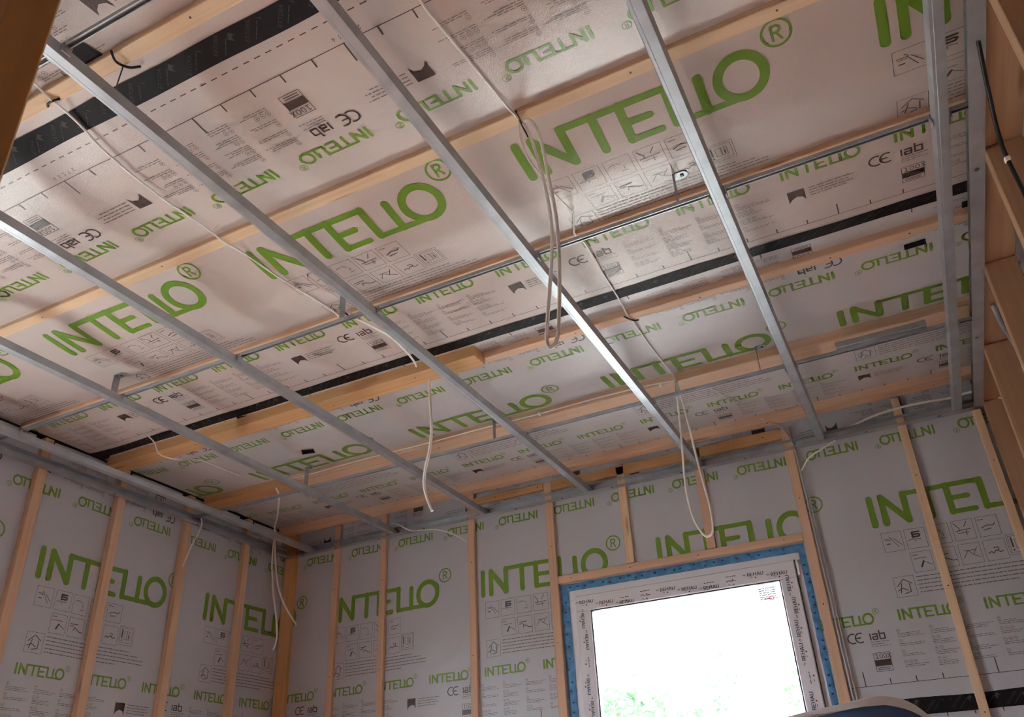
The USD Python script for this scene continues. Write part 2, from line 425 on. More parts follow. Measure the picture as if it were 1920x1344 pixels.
def sheet_print(s_big, s0, s1, t0, t1, serial, ph=(-0.051, 0.53), per=1.007):
    PER = per
    """The print of one sheet between s0..s1 (along) and t0..t1 (across): ([large logos], small green, dark, fine)."""
    def inside(p):
        v, f = p
        if not len(f):
            return p
        c = v[f].mean(1)
        k = (c[:, 0] > s0) & (c[:, 0] < s1) & (c[:, 1] > t0) & (c[:, 1] < t1)
        f = f[k]
        ids, inv = np.unique(f, return_inverse=True)
        return v[ids], inv.reshape(-1, 3)
    big, small, dark, fine = [], [], [], []
    k0, k1 = int(math.floor((s0 - s_big) / PER)) - 1, int(math.ceil((s1 - s_big) / PER)) + 1
    for k in range(k0, k1 + 1):
        b = s_big + PER * k
        q = inside((BIG[0] * (per / 1.007 * 0.992 if per < 1 else 1.0, 1) + (b, 0), BIG[1]))
        if len(q[1]):
            big.append(q)
        dark.append(mv(ICONS, b, 0)); fine.append(mv(ICONTEXT, b, 0))
        for j in range(3):
            small.append(mv(SMALL, b + PER / 3 * j, 0.512))
            small.append(mv(SMALL, b + 0.011 + PER / 3 * j, -0.233, flip=True))
        dark.append(mv(BLOCK_DARK, b + ph[1], 0.512)); fine.append(mv(BLOCK_FINE, b + ph[1], 0.512))
        dark.append(mv(BLOCK_DARK, b + ph[0], -0.233, flip=True)); fine.append(mv(BLOCK_FINE, b + ph[0], -0.233, flip=True))
        dark.append(hline(b, b + PER, 0.806, 0.0022)); dark.append(hline(b, b + PER, -0.530, 0.0022))
        for j in range(10):
            x = b + PER / 10 * j
            long_ = j % 5 == 3
            dark.append(rect(x, 0.806 - (0.058 if long_ else 0.022), x + 0.004, 0.808))
            dark.append(rect(x - 0.003, -0.530, x + 0.001, -0.528 + (0.055 if long_ else 0.024)))
        for j in range(28):
            x = b + PER / 28 * j
            dark.append(rect(x, -0.594, x + 0.019, -0.5912))
        for j, ch in enumerate(serial):
            dark.append(mv(text2(ch, 0.011), b + 0.86 - 0.019 * j, -0.541, flip=True))
    return big, inside(merge2(small)), inside(merge2(dark)), inside(merge2(fine))

# ------------------------------------------------------------------ surfaces: gentle billows of the membrane between its battens
ZC, YW, XL = 1.765, 3.965, -3.515
XR = 2.1
CEIL_BATTENS = [0.858, 1.523, 2.088, 2.58, 3.24, 3.85]
WALL_BATTENS = [-3.5, -3.09, -2.765, -2.175, -1.685, -0.395, 0.12, 0.44]
LEFT_BATTENS = [1.78, 2.235, 2.68, 3.12, 3.58]

CEIL_AMPS = [0.032, 0.042, 0.031, 0.012, 0.025, 0.018, 0.004]      # how far the insulation pushes the film down in each bay

def billow(c, stops, amps=None):
    st = np.array([stops[0] - 0.6] + list(stops) + [stops[-1] + 0.6])
    i = np.clip(np.searchsorted(st, c) - 1, 0, len(st) - 2)
    f = np.clip((c - st[i]) / (st[i + 1] - st[i]), 0, 1)
    return np.sin(math.pi * f) ** 1.1 * (1.0 if amps is None else np.array(amps)[i])

def disp(a, b, across, stops, seed, amp):
    p = np.stack([a * 2.1, b * 2.1, np.full_like(a, seed * 3.7)], -1)
    q = np.stack([a * 7.0, b * 3.0, np.full_like(a, seed * 1.3)], -1)
    if seed == 1:
        edge = np.clip((a - XL) / 0.22, 0, 1)
        return billow(across, stops, CEIL_AMPS) * edge * (0.78 + 0.42 * meshkit.fbm(p, 3, seed) + 0.16 * (meshkit.fbm(q, 2, seed + 9) - 0.45))
    bl = billow(across, stops)
    return bl * (amp * (0.35 + 1.1 * meshkit.fbm(p, 3, seed)) + 0.006 * (meshkit.fbm(q, 2, seed + 9) - 0.45))

def surf(x, y):
    """Height of the ceiling film at one point."""
    x, y = np.array([float(x)]), np.array([float(y)])
    return ZC - float(disp(x, y, y, CEIL_BATTENS, 1, 0.011)[0])

def ceil_map(y_big, lift):
    def f(st):
        x, y = st[:, 0], y_big + st[:, 1]
        return np.stack([x, y, ZC - disp(x, y, y, CEIL_BATTENS, 1, 0.011) - lift], 1)
    return f
def back_map(z_big, lift):
    def f(st):
        x, z = st[:, 0], z_big - st[:, 1]
        return np.stack([x, YW - disp(x, z, x, WALL_BATTENS, 2, 0.008) - lift, z], 1)
    return f
def left_map(z_big, lift):
    def f(st):
        y, z = st[:, 0], z_big - st[:, 1]
        return np.stack([XL + disp(y, z, y, LEFT_BATTENS, 3, 0.008) + lift, y, z], 1)
    return f

def grid2(s0, s1, t0, t1, step, hole=None):
    a = np.unique(np.concatenate([np.linspace(s0, s1, max(2, int((s1 - s0) / step) + 1)), [] if hole is None else [v for v in hole[:2] if s0 < v < s1]]))
    b = np.unique(np.concatenate([np.linspace(t0, t1, max(2, int((t1 - t0) / step) + 1)), [] if hole is None else [v for v in hole[2:] if t0 < v < t1]]))
    A, B = np.meshgrid(a, b, indexing="ij")
    v = np.stack([A.ravel(), B.ravel()], 1)
    n = len(b)
    i, j = np.meshgrid(np.arange(len(a) - 1), np.arange(n - 1), indexing="ij")
    i, j = i.ravel(), j.ravel()
    if hole is not None:
        ca, cb = (a[i] + a[i + 1]) / 2, (b[j] + b[j + 1]) / 2
        k = ~((ca > hole[0]) & (ca < hole[1]) & (cb > hole[2]) & (cb < hole[3]))
        i, j = i[k], j[k]
    q = np.stack([i * n + j, (i + 1) * n + j, (i + 1) * n + j + 1, i * n + j + 1], 1)
    return v, np.vstack([q[:, [0, 1, 2]], q[:, [0, 2, 3]]])

def orient(v, f, d):
    n = np.cross(v[f[:, 1]] - v[f[:, 0]], v[f[:, 2]] - v[f[:, 0]])
    fl = n @ np.array(d, float) < 0
    f = f.copy()
    f[fl] = f[fl][:, [0, 2, 1]]
    return v, f

def build_sheet(parent, mk, big_at, s_big, s0, s1, t0, t1, d, serial, label, hole=None, print_on=True, ph=(-0.051, 0.53), film=None, per=1.007):
    v, f = grid2(s0, s1, t0, t1, 0.035, hole)
    sheet = obj("membrane_sheet", orient(mk(big_at, 0.0)(v), f, d), film or M_foil, parent, smooth=True)
    tag(sheet, label)
    if not print_on:
        return sheet
    big, small, dark, fine = sheet_print(s_big, s0, s1, t0, t1, serial, ph, per)
    def cut(p):
        if hole is None:
            return p
        c = p[0][p[1]].mean(1)
        k = ~((c[:, 0] > hole[0]) & (c[:, 0] < hole[1]) & (c[:, 1] > hole[2]) & (c[:, 1] < hole[3]))
        return p[0], p[1][k]
    for b in big:
        b = cut(b)
        if len(b[1]):
            obj("printed_logo", orient(mk(big_at, 0.0013)(b[0]), b[1], d), M_green, sheet)
    for nm, p, m in (("small_lettering", small, M_green), ("dark_print", dark, M_dark), ("fine_print", fine, M_fine)):
        p = cut(p)
        if len(p[1]):
            obj(nm, orient(mk(big_at, 0.0013)(p[0]), p[1], d), m, sheet)
    return sheet

def tape_strip(name, parent, mk, big_at, s0, s1, t0, t1, d, rng, text="EXTORA"):
    """Black joint tape, slightly wavy edges, grey flags and lettering at a slant."""
    n = int((s1 - s0) / 0.03)
    s = np.linspace(s0, s1, n)
    e0 = t0 + 0.0022 * np.sin(s * 5.1 + 1) + 0.0015 * np.sin(s * 17)
    e1 = t1 + 0.0022 * np.sin(s * 4.3) + 0.0015 * np.sin(s * 13 + 2)
    v = np.vstack([np.stack([s, e0], 1), np.stack([s, e1], 1)])
    f = np.array([(i, i + 1, n + i + 1) for i in range(n - 1)] + [(i, n + i + 1, n + i) for i in range(n - 1)])
    tp = obj(name, orient(mk(big_at, 0.002)(v), f, d), M_tape, parent, smooth=True)
    pr, x = [], s0 + 0.03
    w = t1 - t0
    while x < s1 - 0.06:
        pr.append(mv(text2(text, 0.0105), x, t0 + w * rng.uniform(0.62, 0.9), rot=-math.radians(48)))
        pr.append(mv(flag(0, 0), x + 0.062, t0 + w * rng.uniform(0.12, 0.4), s=0.34, rot=-math.radians(48)))
        pr.append(mv(words(0, 0.05, 0, 0.0022, rng), x + 0.028, t0 + w * 0.85, rot=-math.radians(48)))
        x += 0.098
    p = merge2(pr)
    c = p[0][p[1]]
    k = ((c[:, :, 1] > t0 + 0.003) & (c[:, :, 1] < t1 - 0.003)).all(1)
    obj("tape_print", orient(mk(big_at, 0.0028)(p[0]), p[1][k], d), M_tapeprint, tp)
    return tp

# ------------------------------------------------------------------ THE SETTING
rng = random.Random(11)
YB = -2.7
FL = -CZ
fl = thing("floor", "raw boarded floor of the room under construction", "floor", kind="structure")
for i in range(16):
    y0 = YB + i * 0.42
    if y0 + 0.42 < 4.3:
        obj("floor_board", cbox(XL, XR, y0 + 0.002, y0 + 0.418, FL - 0.03, FL, 0.002), M_floor, fl)

ce = thing("ceiling", "membrane covered ceiling with green lettering and black taped joints", "ceiling", kind="structure")
D = (0, 0, -1)
build_sheet(ce, ceil_map, 0.079, -1.915, XL, XR, -0.62, 0.92, D, "27181", "near sheet of ceiling membrane", film=M_foilc, per=0.996)
build_sheet(ce, ceil_map, 1.606, -0.718, XL, XR, -0.648, 0.88, D, "27134", "middle sheet of ceiling membrane", ph=(-0.051, 0.664), film=M_foilc, per=0.996)
build_sheet(ce, ceil_map, 3.014, -0.992, XL, XR, -0.559, 0.951, D, "41827", "sheet of ceiling membrane next to the window wall", ph=(0.302, 0.0), film=M_foilm, per=0.994)
build_sheet(ce, ceil_map, -1.44, 0, XL, XR, YB + 1.44, 0.90, D, "", "plain sheet of ceiling membrane", print_on=False, film=M_foilc)
t1 = tape_strip("joint_tape", ce, ceil_map, 0.0, XL, XR, 0.920, 0.984, D, rng)
t2 = tape_strip("joint_tape", ce, ceil_map, 0.0, XL, XR, 2.452, 2.514, D, rng)
tag(t1, "black joint tape nearest the camera"); tag(t2, "black joint tape across the middle of the ceiling")
# loose ends and patches of the same tape
def patch(name, pts, lift=0.003, m=None):
    v, f = tri2(Polygon(pts))
    return obj(name, orient(ceil_map(0.0, lift)(v), f, D), m or M_tape, ce)
patch("tape_patch", [(-3.51, 2.44), (-3.42, 2.455), (-3.40, 2.50), (-3.46, 2.535), (-3.51, 2.53)])
patch("tape_patch", [(-2.60, 2.51), (-2.51, 2.545), (-2.50, 2.582), (-2.645, 2.585)])
tag(patch("paper_label", [(-2.60, 2.538), (-2.523, 2.55), (-2.522, 2.574), (-2.625, 2.574)], 0.0042, M_sticker), "white paper label on the black tape")
patch("tape_patch", [(-2.561, 2.925), (-2.504, 2.946), (-2.524, 2.989), (-2.59, 2.97)])
patch("tape_patch", [(-1.535, 0.775), (-1.485, 0.765), (-1.48, 0.84), (-1.56, 0.86)])
patch("tape_patch", [(-0.75, 2.635), (-0.70, 2.635), (-0.70, 2.665), (-0.75, 2.665)])
patch("tape_patch", [(0.26, 2.70), (0.33, 2.70), (0.33, 2.73), (0.26, 2.73)])
patch("tape_patch", [(0.45, 2.57), (0.475, 2.57), (0.475, 2.64), (0.45, 2.64)])
# black tape that seals the ceiling sheets to the left wall
n = 60
ys = np.linspace(YB, YW, n)
v = np.vstack([np.stack([np.full(n, XL + 0.030) + 0.003 * np.sin(ys * 9), ys, np.full(n, ZC - 0.004)], 1), np.stack([np.full(n, XL + 0.0025), ys, np.full(n, ZC - 0.004)], 1), np.stack([np.full(n, XL + 0.0025), ys, np.full(n, ZC - 0.02)], 1)])
f = np.array([(k * n + i, k * n + i + 1, (k + 1) * n + i + 1) for k in range(2) for i in range(n - 1)] + [(k * n + i, (k + 1) * n + i + 1, (k + 1) * n + i) for k in range(2) for i in range(n - 1)])
tag(obj("corner_tape", orient(v, f, (1, 0, -1)), M_tape, ce), "black tape along the left edge of the ceiling")

# wall with the window
WIN = (-1.616, -0.446, -0.275, 1.104)
wb = thing("wall_back", "window wall lined with printed white membrane", "wall", kind="structure")
D = (0, -1, 0)
ZB = 1.298
CUT = (-1.658, -0.419, -0.30, 1.142)        # the membrane is cut back to the timber
hole = (CUT[0], CUT[1], ZB - CUT[3], ZB - CUT[2])
build_sheet(wb, back_map, ZB, -0.097, XL, XR, ZB - ZC, 0.905, D, "27181", "upper sheet of wall membrane", hole=hole)
Z2 = ZB - 1.452
hole2 = (CUT[0], CUT[1], Z2 - CUT[3], Z2 - CUT[2])
build_sheet(wb, back_map, Z2, -0.52, XL, XR, -0.547, Z2 - FL, D, "27181", "lower sheet of wall membrane", hole=hole2)
for a, b in ((XL, CUT[0]), (CUT[1], XR)):
    tape_strip("joint_tape", wb, back_map, 0.0, a + 0.001, b - 0.001, -0.428, -0.364, D, rng)
# reveal of the opening and the outer wall behind the membrane
obj("wall_core", cat_(cbox(XL - 0.2, WIN[0], YW + 0.012, YW + 0.22, FL, ZC + 0.3), cbox(WIN[1], XR + 0.2, YW + 0.012, YW + 0.22, FL, ZC + 0.3),
                      cbox(WIN[0], WIN[1], YW + 0.012, YW + 0.22, WIN[3], ZC + 0.3), cbox(WIN[0], WIN[1], YW + 0.012, YW + 0.22, FL, WIN[2])), M_plaster, wb)

wl = thing("wall_left", "left wall lined with printed white membrane", "wall", kind="structure")
D = (1, 0, 0)
ZLF = 1.266
LWIN = (0.92, 1.72, -0.22, 0.98)           # window in the left wall just outside the picture, the room's second daylight
for zz, sb, a, b in ((ZLF, 2.339, ZLF - ZC, 0.905), (ZLF - 1.452, 2.05, -0.547, ZLF - 1.452 - FL)):
    hl_ = (LWIN[0], LWIN[1], zz - LWIN[3], zz - LWIN[2])
    build_sheet(wl, left_map, zz, sb, YB, YW, a, b, D, "41827", "upper sheet of left wall membrane" if b > 0.9 else "lower sheet of left wall membrane", hole=hl_)
tape_strip("joint_tape", wl, left_map, 0.0, LWIN[1], YW, -(ZLF - 0.87), -(ZLF - 0.934), D, rng)
obj("wall_core", cat_(cbox(XL - 0.2, XL - 0.012, LWIN[1], YW + 0.2, FL, ZC + 0.3), cbox(XL - 0.2, XL - 0.012, YB - 0.2, LWIN[0], FL, ZC + 0.3),
                      cbox(XL - 0.2, XL - 0.012, LWIN[0], LWIN[1], LWIN[3], ZC + 0.3), cbox(XL - 0.2, XL - 0.012, LWIN[0], LWIN[1], FL, LWIN[2])), M_plaster, wl)
w2 = thing("window_2", "white frame of the window in the left wall", "window", kind="structure")
for nm, (y0, y1, z0, z1) in (("frame_head", (LWIN[0], LWIN[1], LWIN[3] - 0.06, LWIN[3])), ("frame_sill", (LWIN[0], LWIN[1], LWIN[2], LWIN[2] + 0.06)),
                             ("frame_jamb", (LWIN[0], LWIN[0] + 0.06, LWIN[2] + 0.06, LWIN[3] - 0.06)), ("frame_jamb", (LWIN[1] - 0.06, LWIN[1], LWIN[2] + 0.06, LWIN[3] - 0.06))):
    obj(nm, cbox(XL - 0.09, XL - 0.015, y0, y1, z0, z1, 0.003), M_pvc, w2)

# rear wall, behind the camera, with the wide opening that lets the daylight in
wr = thing("wall_rear", "plain boarded wall behind the camera", "wall", kind="structure")
obj("wall_core", cbox(XL - 0.2, XR + 0.2, YB - 0.15, YB, FL, ZC + 0.3), M_plaster, wr)
wx = thing("wall_far_right", "plain wall of the neighbouring room behind the open stud partition", "wall", kind="structure")
obj("wall_core", cbox(XR, XR + 0.15, YB - 0.2, YW + 0.2, FL, ZC + 0.3), M_plaster, wx)
rf = thing("roof", "roof deck above the ceiling membrane", "roof", kind="structure")
obj("roof_deck", cbox(XL - 0.25, XR + 0.25, YB - 0.25, YW + 0.25, ZC + 0.03, ZC + 0.2), M_plaster, rf)

# ------------------------------------------------------------------ window_1
win = thing("window_1", "white plastic window with protective film and blue sealing tape", "window", kind="structure")
fx0, fx1, fz1, fz0 = -1.619, -0.443, 1.107, -0.28
fy = 3.968
def ring(x0, x1, z0, z1, w, y0, y1, c=0.003):
    return [cbox(x0, x1, y0, y1, z1 - w, z1, c), cbox(x0, x1, y0, y1, z0, z0 + w, c), cbox(x0, x0 + w, y0, y1, z0 + w, z1 - w, c), cbox(x1 - w, x1, y0, y1, z0 + w, z1 - w, c)]
for nm, m in zip(("frame_head", "frame_sill", "frame_jamb", "frame_jamb"), ring(fx0, fx1, fz0, fz1, 0.052, fy, fy + 0.075)):
    obj(nm, m, M_pvc, win)
sx0, sx1, sz0, sz1 = fx0 + 0.040, fx1 - 0.033, fz0 + 0.04, fz1 - 0.036
for nm, m in zip(("sash_rail", "sash_rail", "sash_stile", "sash_stile"), ring(sx0, sx1, sz0, sz1, 0.080, fy - 0.014, fy + 0.055, 0.005)):
    obj(nm, m, M_pvc, win)
gx0, gx1, gz0, gz1 = sx0 + 0.080, sx1 - 0.080, sz0 + 0.08, sz1 - 0.08
for m in ring(gx0, gx1, gz0, gz1, 0.005, fy - 0.008, fy + 0.02, 0.0008):
    obj("gasket", m, M_gasket, win)
obj("glass_pane", cbox(gx0 - 0.01, gx1 + 0.01, fy + 0.022, fy + 0.028, gz0 - 0.01, gz1 + 0.01, 0.0005), M_glass, win)
# seam line between sash and frame on the hinge side, hinge cover
obj("seal_line", cbox(sx1 - 0.0005, sx1 + 0.0025, fy - 0.013, fy - 0.002, sz0, sz1, 0.0004), M_gasket, win)
obj("hinge_cover", cbox(sx1 + 0.004, sx1 + 0.016, fy - 0.016, fy - 0.0005, sz1 - 0.075, sz1 - 0.005, 0.002), M_pvc, win)
# blue tape bridging frame and timber
def strip_xz(x0, x1, z0, z1, y, nseg=24, seed=0):
    r = random.Random(seed)
    horizontal = (x1 - x0) > (z1 - z0)
    a = np.linspace(0, 1, nseg)
    rows = []
    for side in (0, 0.5, 1):
        for q in a:
            j = r.uniform(-0.0009, 0.0009)
            x = x0 + (x1 - x0) * (q if horizontal else side) + (0 if horizontal else j)
            z = z0 + (z1 - z0) * (side if horizontal else q) + (j if horizontal else 0)
            rows.append((x, y - 0.003 * (side == 0.5) + r.uniform(-0.0015, 0.0015), z))
    v = np.array(rows)
    n = nseg
    f = np.array([t for k in range(2) for i in range(n - 1) for t in ((k * n + i, k * n + i + 1, (k + 1) * n + i + 1), (k * n + i, (k + 1) * n + i + 1, (k + 1) * n + i))])
    return orient(v, f, (0, -1, 0))
for args in ((-1.657, -0.422, 1.103, 1.141), (-1.657, -1.612, -0.28, 1.108), (-0.450, -0.420, -0.28, 1.108)):
    bt = obj("blue_tape", strip_xz(*args, fy - 0.004, 40, int(args[0] * 100)), M_blue, win, smooth=True)
    pr = []
    horizontal = args[1] - args[0] > args[3] - args[2]
    L = (args[1] - args[0]) if horizontal else (args[3] - args[2])
    q = 0.05
    while q < L - 0.05:
        o = rng.uniform(0.2, 0.65) * (args[3] - args[2] if horizontal else args[1] - args[0])
        fl_ = mv(flag(0, 0), 0, 0, s=0.2, rot=rng.uniform(-0.6, 0.6))
        x, z = (args[0] + q, args[2] + o) if horizontal else (args[0] + o, args[2] + q)
        pr.append(mv(fl_, x, z))
        q += rng.uniform(0.03, 0.07)
    p = merge2(pr)
    c = p[0][p[1]]
    k = ((c[:, :, 0] > args[0] + 0.002) & (c[:, :, 0] < args[1] - 0.002) & (c[:, :, 1] > args[2] + 0.002) & (c[:, :, 1] < args[3] - 0.002)).all(1)
    v3 = np.stack([p[0][:, 0], np.full(len(p[0]), fy - 0.0095), p[0][:, 1]], 1)
    obj("tape_print", orient(v3, p[1][k], (0, -1, 0)), M_navy, bt)
# lettering on the protective film
ys_ = fy - 0.0152
ink, red = [], []
def film(cx, cz, rot=0.0, small=False, dot=True):
    def put(lst, p):
        v, f_ = p
        v = np.stack([v[:, 0], -v[:, 1]], 1)                      # y down -> z up
        c, s = math.cos(rot), math.sin(rot)
        v = np.stack([v[:, 0] * c - v[:, 1] * s + cx, v[:, 0] * s + v[:, 1] * c + cz], 1)
        lst.append((v, f_))
    if small:
        put(ink, mv(words(0, 0.05, 0, 0.003, rng), -0.02, -0.002))
    else:
        put(ink, mv(text2("REHAU", 0.0165), -0.026, -0.008))
        put(ink, mv(text2("REHAU", 0.0165), -0.0252, -0.008))
        put(ink, mv(lines2([[(0, 0), (0.004, -0.004)], [(0.006, 0.002), (0.011, -0.003)]], 0.0012), -0.044, 0.0))
    if dot:
        put(red if rng.random() < 0.55 else ink, mv(tri2(Point(0, 0).buffer(0.0036, quad_segs=3)), 0.012, 0.0165))
        put(ink, mv(rect(-0.012, 0.0145, -0.002, 0.0165)))
rows = [1.035, 1.018, 1.004, 1.040, 1.032, 1.018, 1.006, 1.040, 1.034, 1.020]
for i, z in enumerate(rows):
    film(-1.530 + 0.107 * i, z, small=(i % 4 == 3), dot=(i % 4 != 2))
    if i % 4 in (2, 3):
        film(-1.530 + 0.107 * i, z - 0.022 if i % 4 == 3 else z + 0.022, small=True)
for i in range(11):
    film(-1.542 + (0.012 if i % 3 else 0.0), 0.955 - 0.105 * i, rot=-math.pi / 2, small=(i % 4 == 2))
    film(-0.522 + (0.010 if i % 3 == 1 else 0.0), 0.955 - 0.102 * i, rot=math.pi / 2, small=(i % 5 == 4))
for nm, lst, m in (("film_lettering", ink, M_ink), ("film_red_marks", red, M_red)):
    p = merge2(lst)
    obj(nm, orient(np.stack([p[0][:, 0], np.full(len(p[0]), ys_), p[0][:, 1]], 1), p[1], (0, -1, 0)), m, win)
# sticker on the pane
st = obj("glass_sticker", cbox(-0.672, -0.575, fy + 0.0195, fy + 0.0215, 0.905, 0.980, 0.0004), M_sticker, win)
p = merge2([words(-0.665, -0.585, 0.967 - 0.010 * k, 0.0035, rng) for k in range(6)])
obj("sticker_print", orient(np.stack([p[0][:, 0], np.full(len(p[0]), fy + 0.019), p[0][:, 1]], 1), p[1], (0, -1, 0)), M_ink, st)
p = merge2([mv(tri2(Point(0, 0).buffer(0.010).difference(Point(0, 0).buffer(0.007))), -0.612, 0.920), words(-0.645, -0.620, 0.918, 0.006, rng)])
obj("sticker_mark", orient(np.stack([p[0][:, 0], np.full(len(p[0]), fy + 0.0188), p[0][:, 1]], 1), p[1], (0, -1, 0)), M_red, st)

# ------------------------------------------------------------------ timber
def screws(parent, spots, r=0.0030):
    for (x, y, z, d) in spots:
        m = trimesh.creation.cylinder(r, 0.0012, sections=10)
        if d == "y":
            m.apply_transform(trimesh.transformations.rotation_matrix(math.pi / 2, (1, 0, 0)))
        if d == "x":
            m.apply_transform(trimesh.transformations.rotation_matrix(math.pi / 2, (0, 1, 0)))
        m.apply_translation((x, y, z))
        obj("screw_head", m, M_screw, parent)

def ceiling_batten(name, x0, x1, y0, w, h, m, label, nails, cat="batten", group=None):
    # local: x along, y across, z up; base point at the left end under the ceiling
    t = thing(name, label, cat, frame(up((x0, y0, ZC - h))), group)
    obj("timber", cbox(0, x1 - x0, 0, w, 0, h, 0.0025), m, t)
    screws(t, [(x - x0, w * q, -0.0003, "z") for x, q in nails])
    return t
G = None
ceiling_batten("ceiling_batten", -3.47, XR, 0.838, 0.043, 0.022, M_pine, "pine ceiling batten nearest the camera, with a black cable tie around it", [(-1.2, .4), (-0.6, .6), (0.2, .5)])
ceiling_batten("ceiling_batten", -3.47, XR, 1.500, 0.043, 0.022, M_pine, "second pine ceiling batten from the camera, carrying the long white cable loops", [(-2.6, .5), (-2.0, .4), (-0.33, .5), (0.22, .6), (0.05, .4)])
ceiling_batten("ceiling_batten", -3.47, XR, 2.064, 0.045, 0.022, M_pine2, "pine ceiling batten half hidden behind the middle metal cross channel", [(-2.9, .5), (-1.9, .5), (-0.9, .5), (0.1, .5)])
ceiling_batten("ceiling_batten", -1.353, XR, 2.600, 0.045, 0.030, M_pine2, "pine ceiling batten right of the thick orange timber block", [(-0.95, .4), (-0.45, .6), (0.02, .5), (0.28, .4)])
t = ceiling_batten("timber_block", -3.46, -1.358, 2.530, 0.092, 0.052, M_pine3, "thick orange timber board screwed to the ceiling beside the black tape", [(-1.66, .35), (-2.1, .6), (-2.9, .4)], cat="timber")
ceiling_batten("ceiling_batten", -3.47, -2.905, 3.190, 0.110, 0.045, M_pine3, "short orange timber at the left wall above the lower cross channel", [(-3.2, .4)])
ceiling_batten("ceiling_batten", -2.86, XR, 3.190, 0.110, 0.045, M_pine2, "broad pine ceiling timber carrying the thin white cable above the lower cross channel", [(-2.2, .5), (-1.95, .4), (-1.2, .5), (0.05, .3), (0.13, .5)])
ceiling_batten("ceiling_batten", -3.47, XR, 3.820, 0.060, 0.045, M_pine2, "pine ceiling timber closest to the window wall", [(-2.3, .5), (-1.7, .4), (-1.1, .5), (-0.45, .4), (0.3, .5)])

def wall_batten(name, x0, z0, z1, w, h, m, label, lean=0.0, cat="batten"):
    # stands against the back wall: local x up, local y to the right, local z into the room
    t = thing(name, label, cat, frame(up((x0, YW - 0.001, z0)), (lean, 0, 1), (1, 0, -lean), (0, -1, 0)))
    obj("timber", cbox(0, z1 - z0, 0, w, 0, h, 0.0025), m, t)
    for k in np.arange(0.35, z1 - z0 - 0.15, 0.5):
        screws(t, [(k + (z0 * 7 % 0.2), w * 0.5, h + 0.0003, "z")])
    return t
wall_batten("wall_batten", -3.128, FL, 1.755, 0.043, 0.022, M_pine2, "pine wall batten next to the left corner post of the window wall")
wall_batten("wall_batten", -2.785, FL, 1.755, 0.042, 0.022, M_pine2, "second full height pine wall batten left of the window")
wall_batten("wall_batten", -2.192, FL, 1.755, 0.042, 0.022, M_pine2, "pine wall batten standing free in the middle of the wall left of the window")
wall_batten("wall_batten", -1.706, FL, 1.715, 0.046, 0.022, M_pine2, "pine wall batten along the left side of the window")
wall_batten("wall_batten", -0.412, FL, 1.715, 0.044, 0.022, M_pine2, "pine wall batten along the right side of the window, with the grey cable beside it")
wall_batten("wall_batten", 0.083, FL, 1.740, 0.036, 0.026, M_pine, "slightly leaning pine wall batten right of the window", lean=0.010)
wall_batten("wall_batten", 0.422, FL, 1.620, 0.036, 0.022, M_pine, "pine wall batten in the right corner beside the stud partition")
wall_batten("wall_batten", -1.279, 1.188, 1.715, 0.044, 0.022, M_pine, "short pine batten above the left part of the window")
wall_batten("wall_batten", -0.862, 1.188, 1.715, 0.044, 0.022, M_pine2, "short pine batten above the middle of the window, behind the cable loop")
wall_batten("corner_post", -3.500, FL, 1.755, 0.085, 0.030, M_pine3, "orange timber post in the corner of the two membrane walls", cat="post")
def rail(name, x0, x1, z0, z1, h, m, label):
    t = thing(name, label, "batten", frame(up((x0, YW - 0.001, z0)), (1, 0, 0), (0, 0, 1), (0, -1, 0)))
    obj("timber", cbox(0, x1 - x0, 0, z1 - z0, 0, h, 0.0025), m, t)
    screws(t, [((x1 - x0) * q, (z1 - z0) * 0.5, h + 0.0003, "z") for q in (0.06, 0.32, 0.6, 0.93)])
rail("window_header", -1.660, -0.412, 1.146, 1.186, 0.022, M_pine2, "horizontal pine batten directly over the window")
rail("top_rail", -1.660, -0.412, 1.665, 1.722, 0.022, M_pine3, "horizontal timber at the top of the wall over the window")
rail("top_rail", -2.150, -1.710, 1.680, 1.722, 0.020, M_pine3, "short horizontal timber at the wall top left of the window")

def left_batten(y0, z1, label):
    t = thing("wall_batten", label, "batten", frame(up((XL + 0.001, y0, FL)), (0, 0, 1), (0, 1, 0), (1, 0, 0)))
    obj("timber", cbox(0, z1 - FL, 0, 0.046, 0, 0.034, 0.0025), M_pine2, t)
left_batten(1.765, 1.755, "pine batten of the left wall at the picture's left edge")
left_batten(2.205, 1.755, "pine batten of the left wall, left of the largest green lettering")
left_batten(2.650, 1.755, "pine batten of the left wall crossing the large green lettering")
left_batten(3.098, 1.755, "third pine batten of the left wall in view")
left_batten(3.558, 1.755, "pine batten of the left wall nearest the corner")

# right wall: an open stud partition
pr_ = thing("wall_right", "open timber stud partition on the right", "wall", kind="structure")
PX0, PX1 = 0.472, 0.567
for y in (-2.66, -2.06, -1.46, -0.86, -0.26, 0.34, 0.94, 1.540, 2.128, 2.738, 3.345, 3.905):
    p_ = numbered(path_of(pr_) + "/stud")
    m_ = usdkit.mesh(stage, p_, cbox(0, 1.612 - FL, 0, PX1 - PX0, -0.045, 0, 0.002), M_stud)
    m_.AddTransformOp().Set(Gf.Matrix4d(frame((PX0, y, FL), (0, 0, 1), (1, 0, 0), (0, -1, 0)).tolist()))
    tag(m_, "vertical stud of the partition")
tp_ = usdkit.mesh(stage, numbered(path_of(pr_) + "/top_plate"), cbox(0, YW - YB, 0, PX1 - PX0, 0, 0.045, 0.002), M_stud)
tp_.AddTransformOp().Set(Gf.Matrix4d(frame((PX1, YB, 1.614), (0, 1, 0), (-1, 0, 0)).tolist()))
tp2 = usdkit.mesh(stage, numbered(path_of(pr_) + "/top_plate"), cbox(0, YW - YB, 0, PX1 - PX0, 0, 0.045, 0.002), M_stud)
tp2.AddTransformOp().Set(Gf.Matrix4d(frame((PX1, YB, 1.661), (0, 1, 0), (-1, 0, 0)).tolist()))
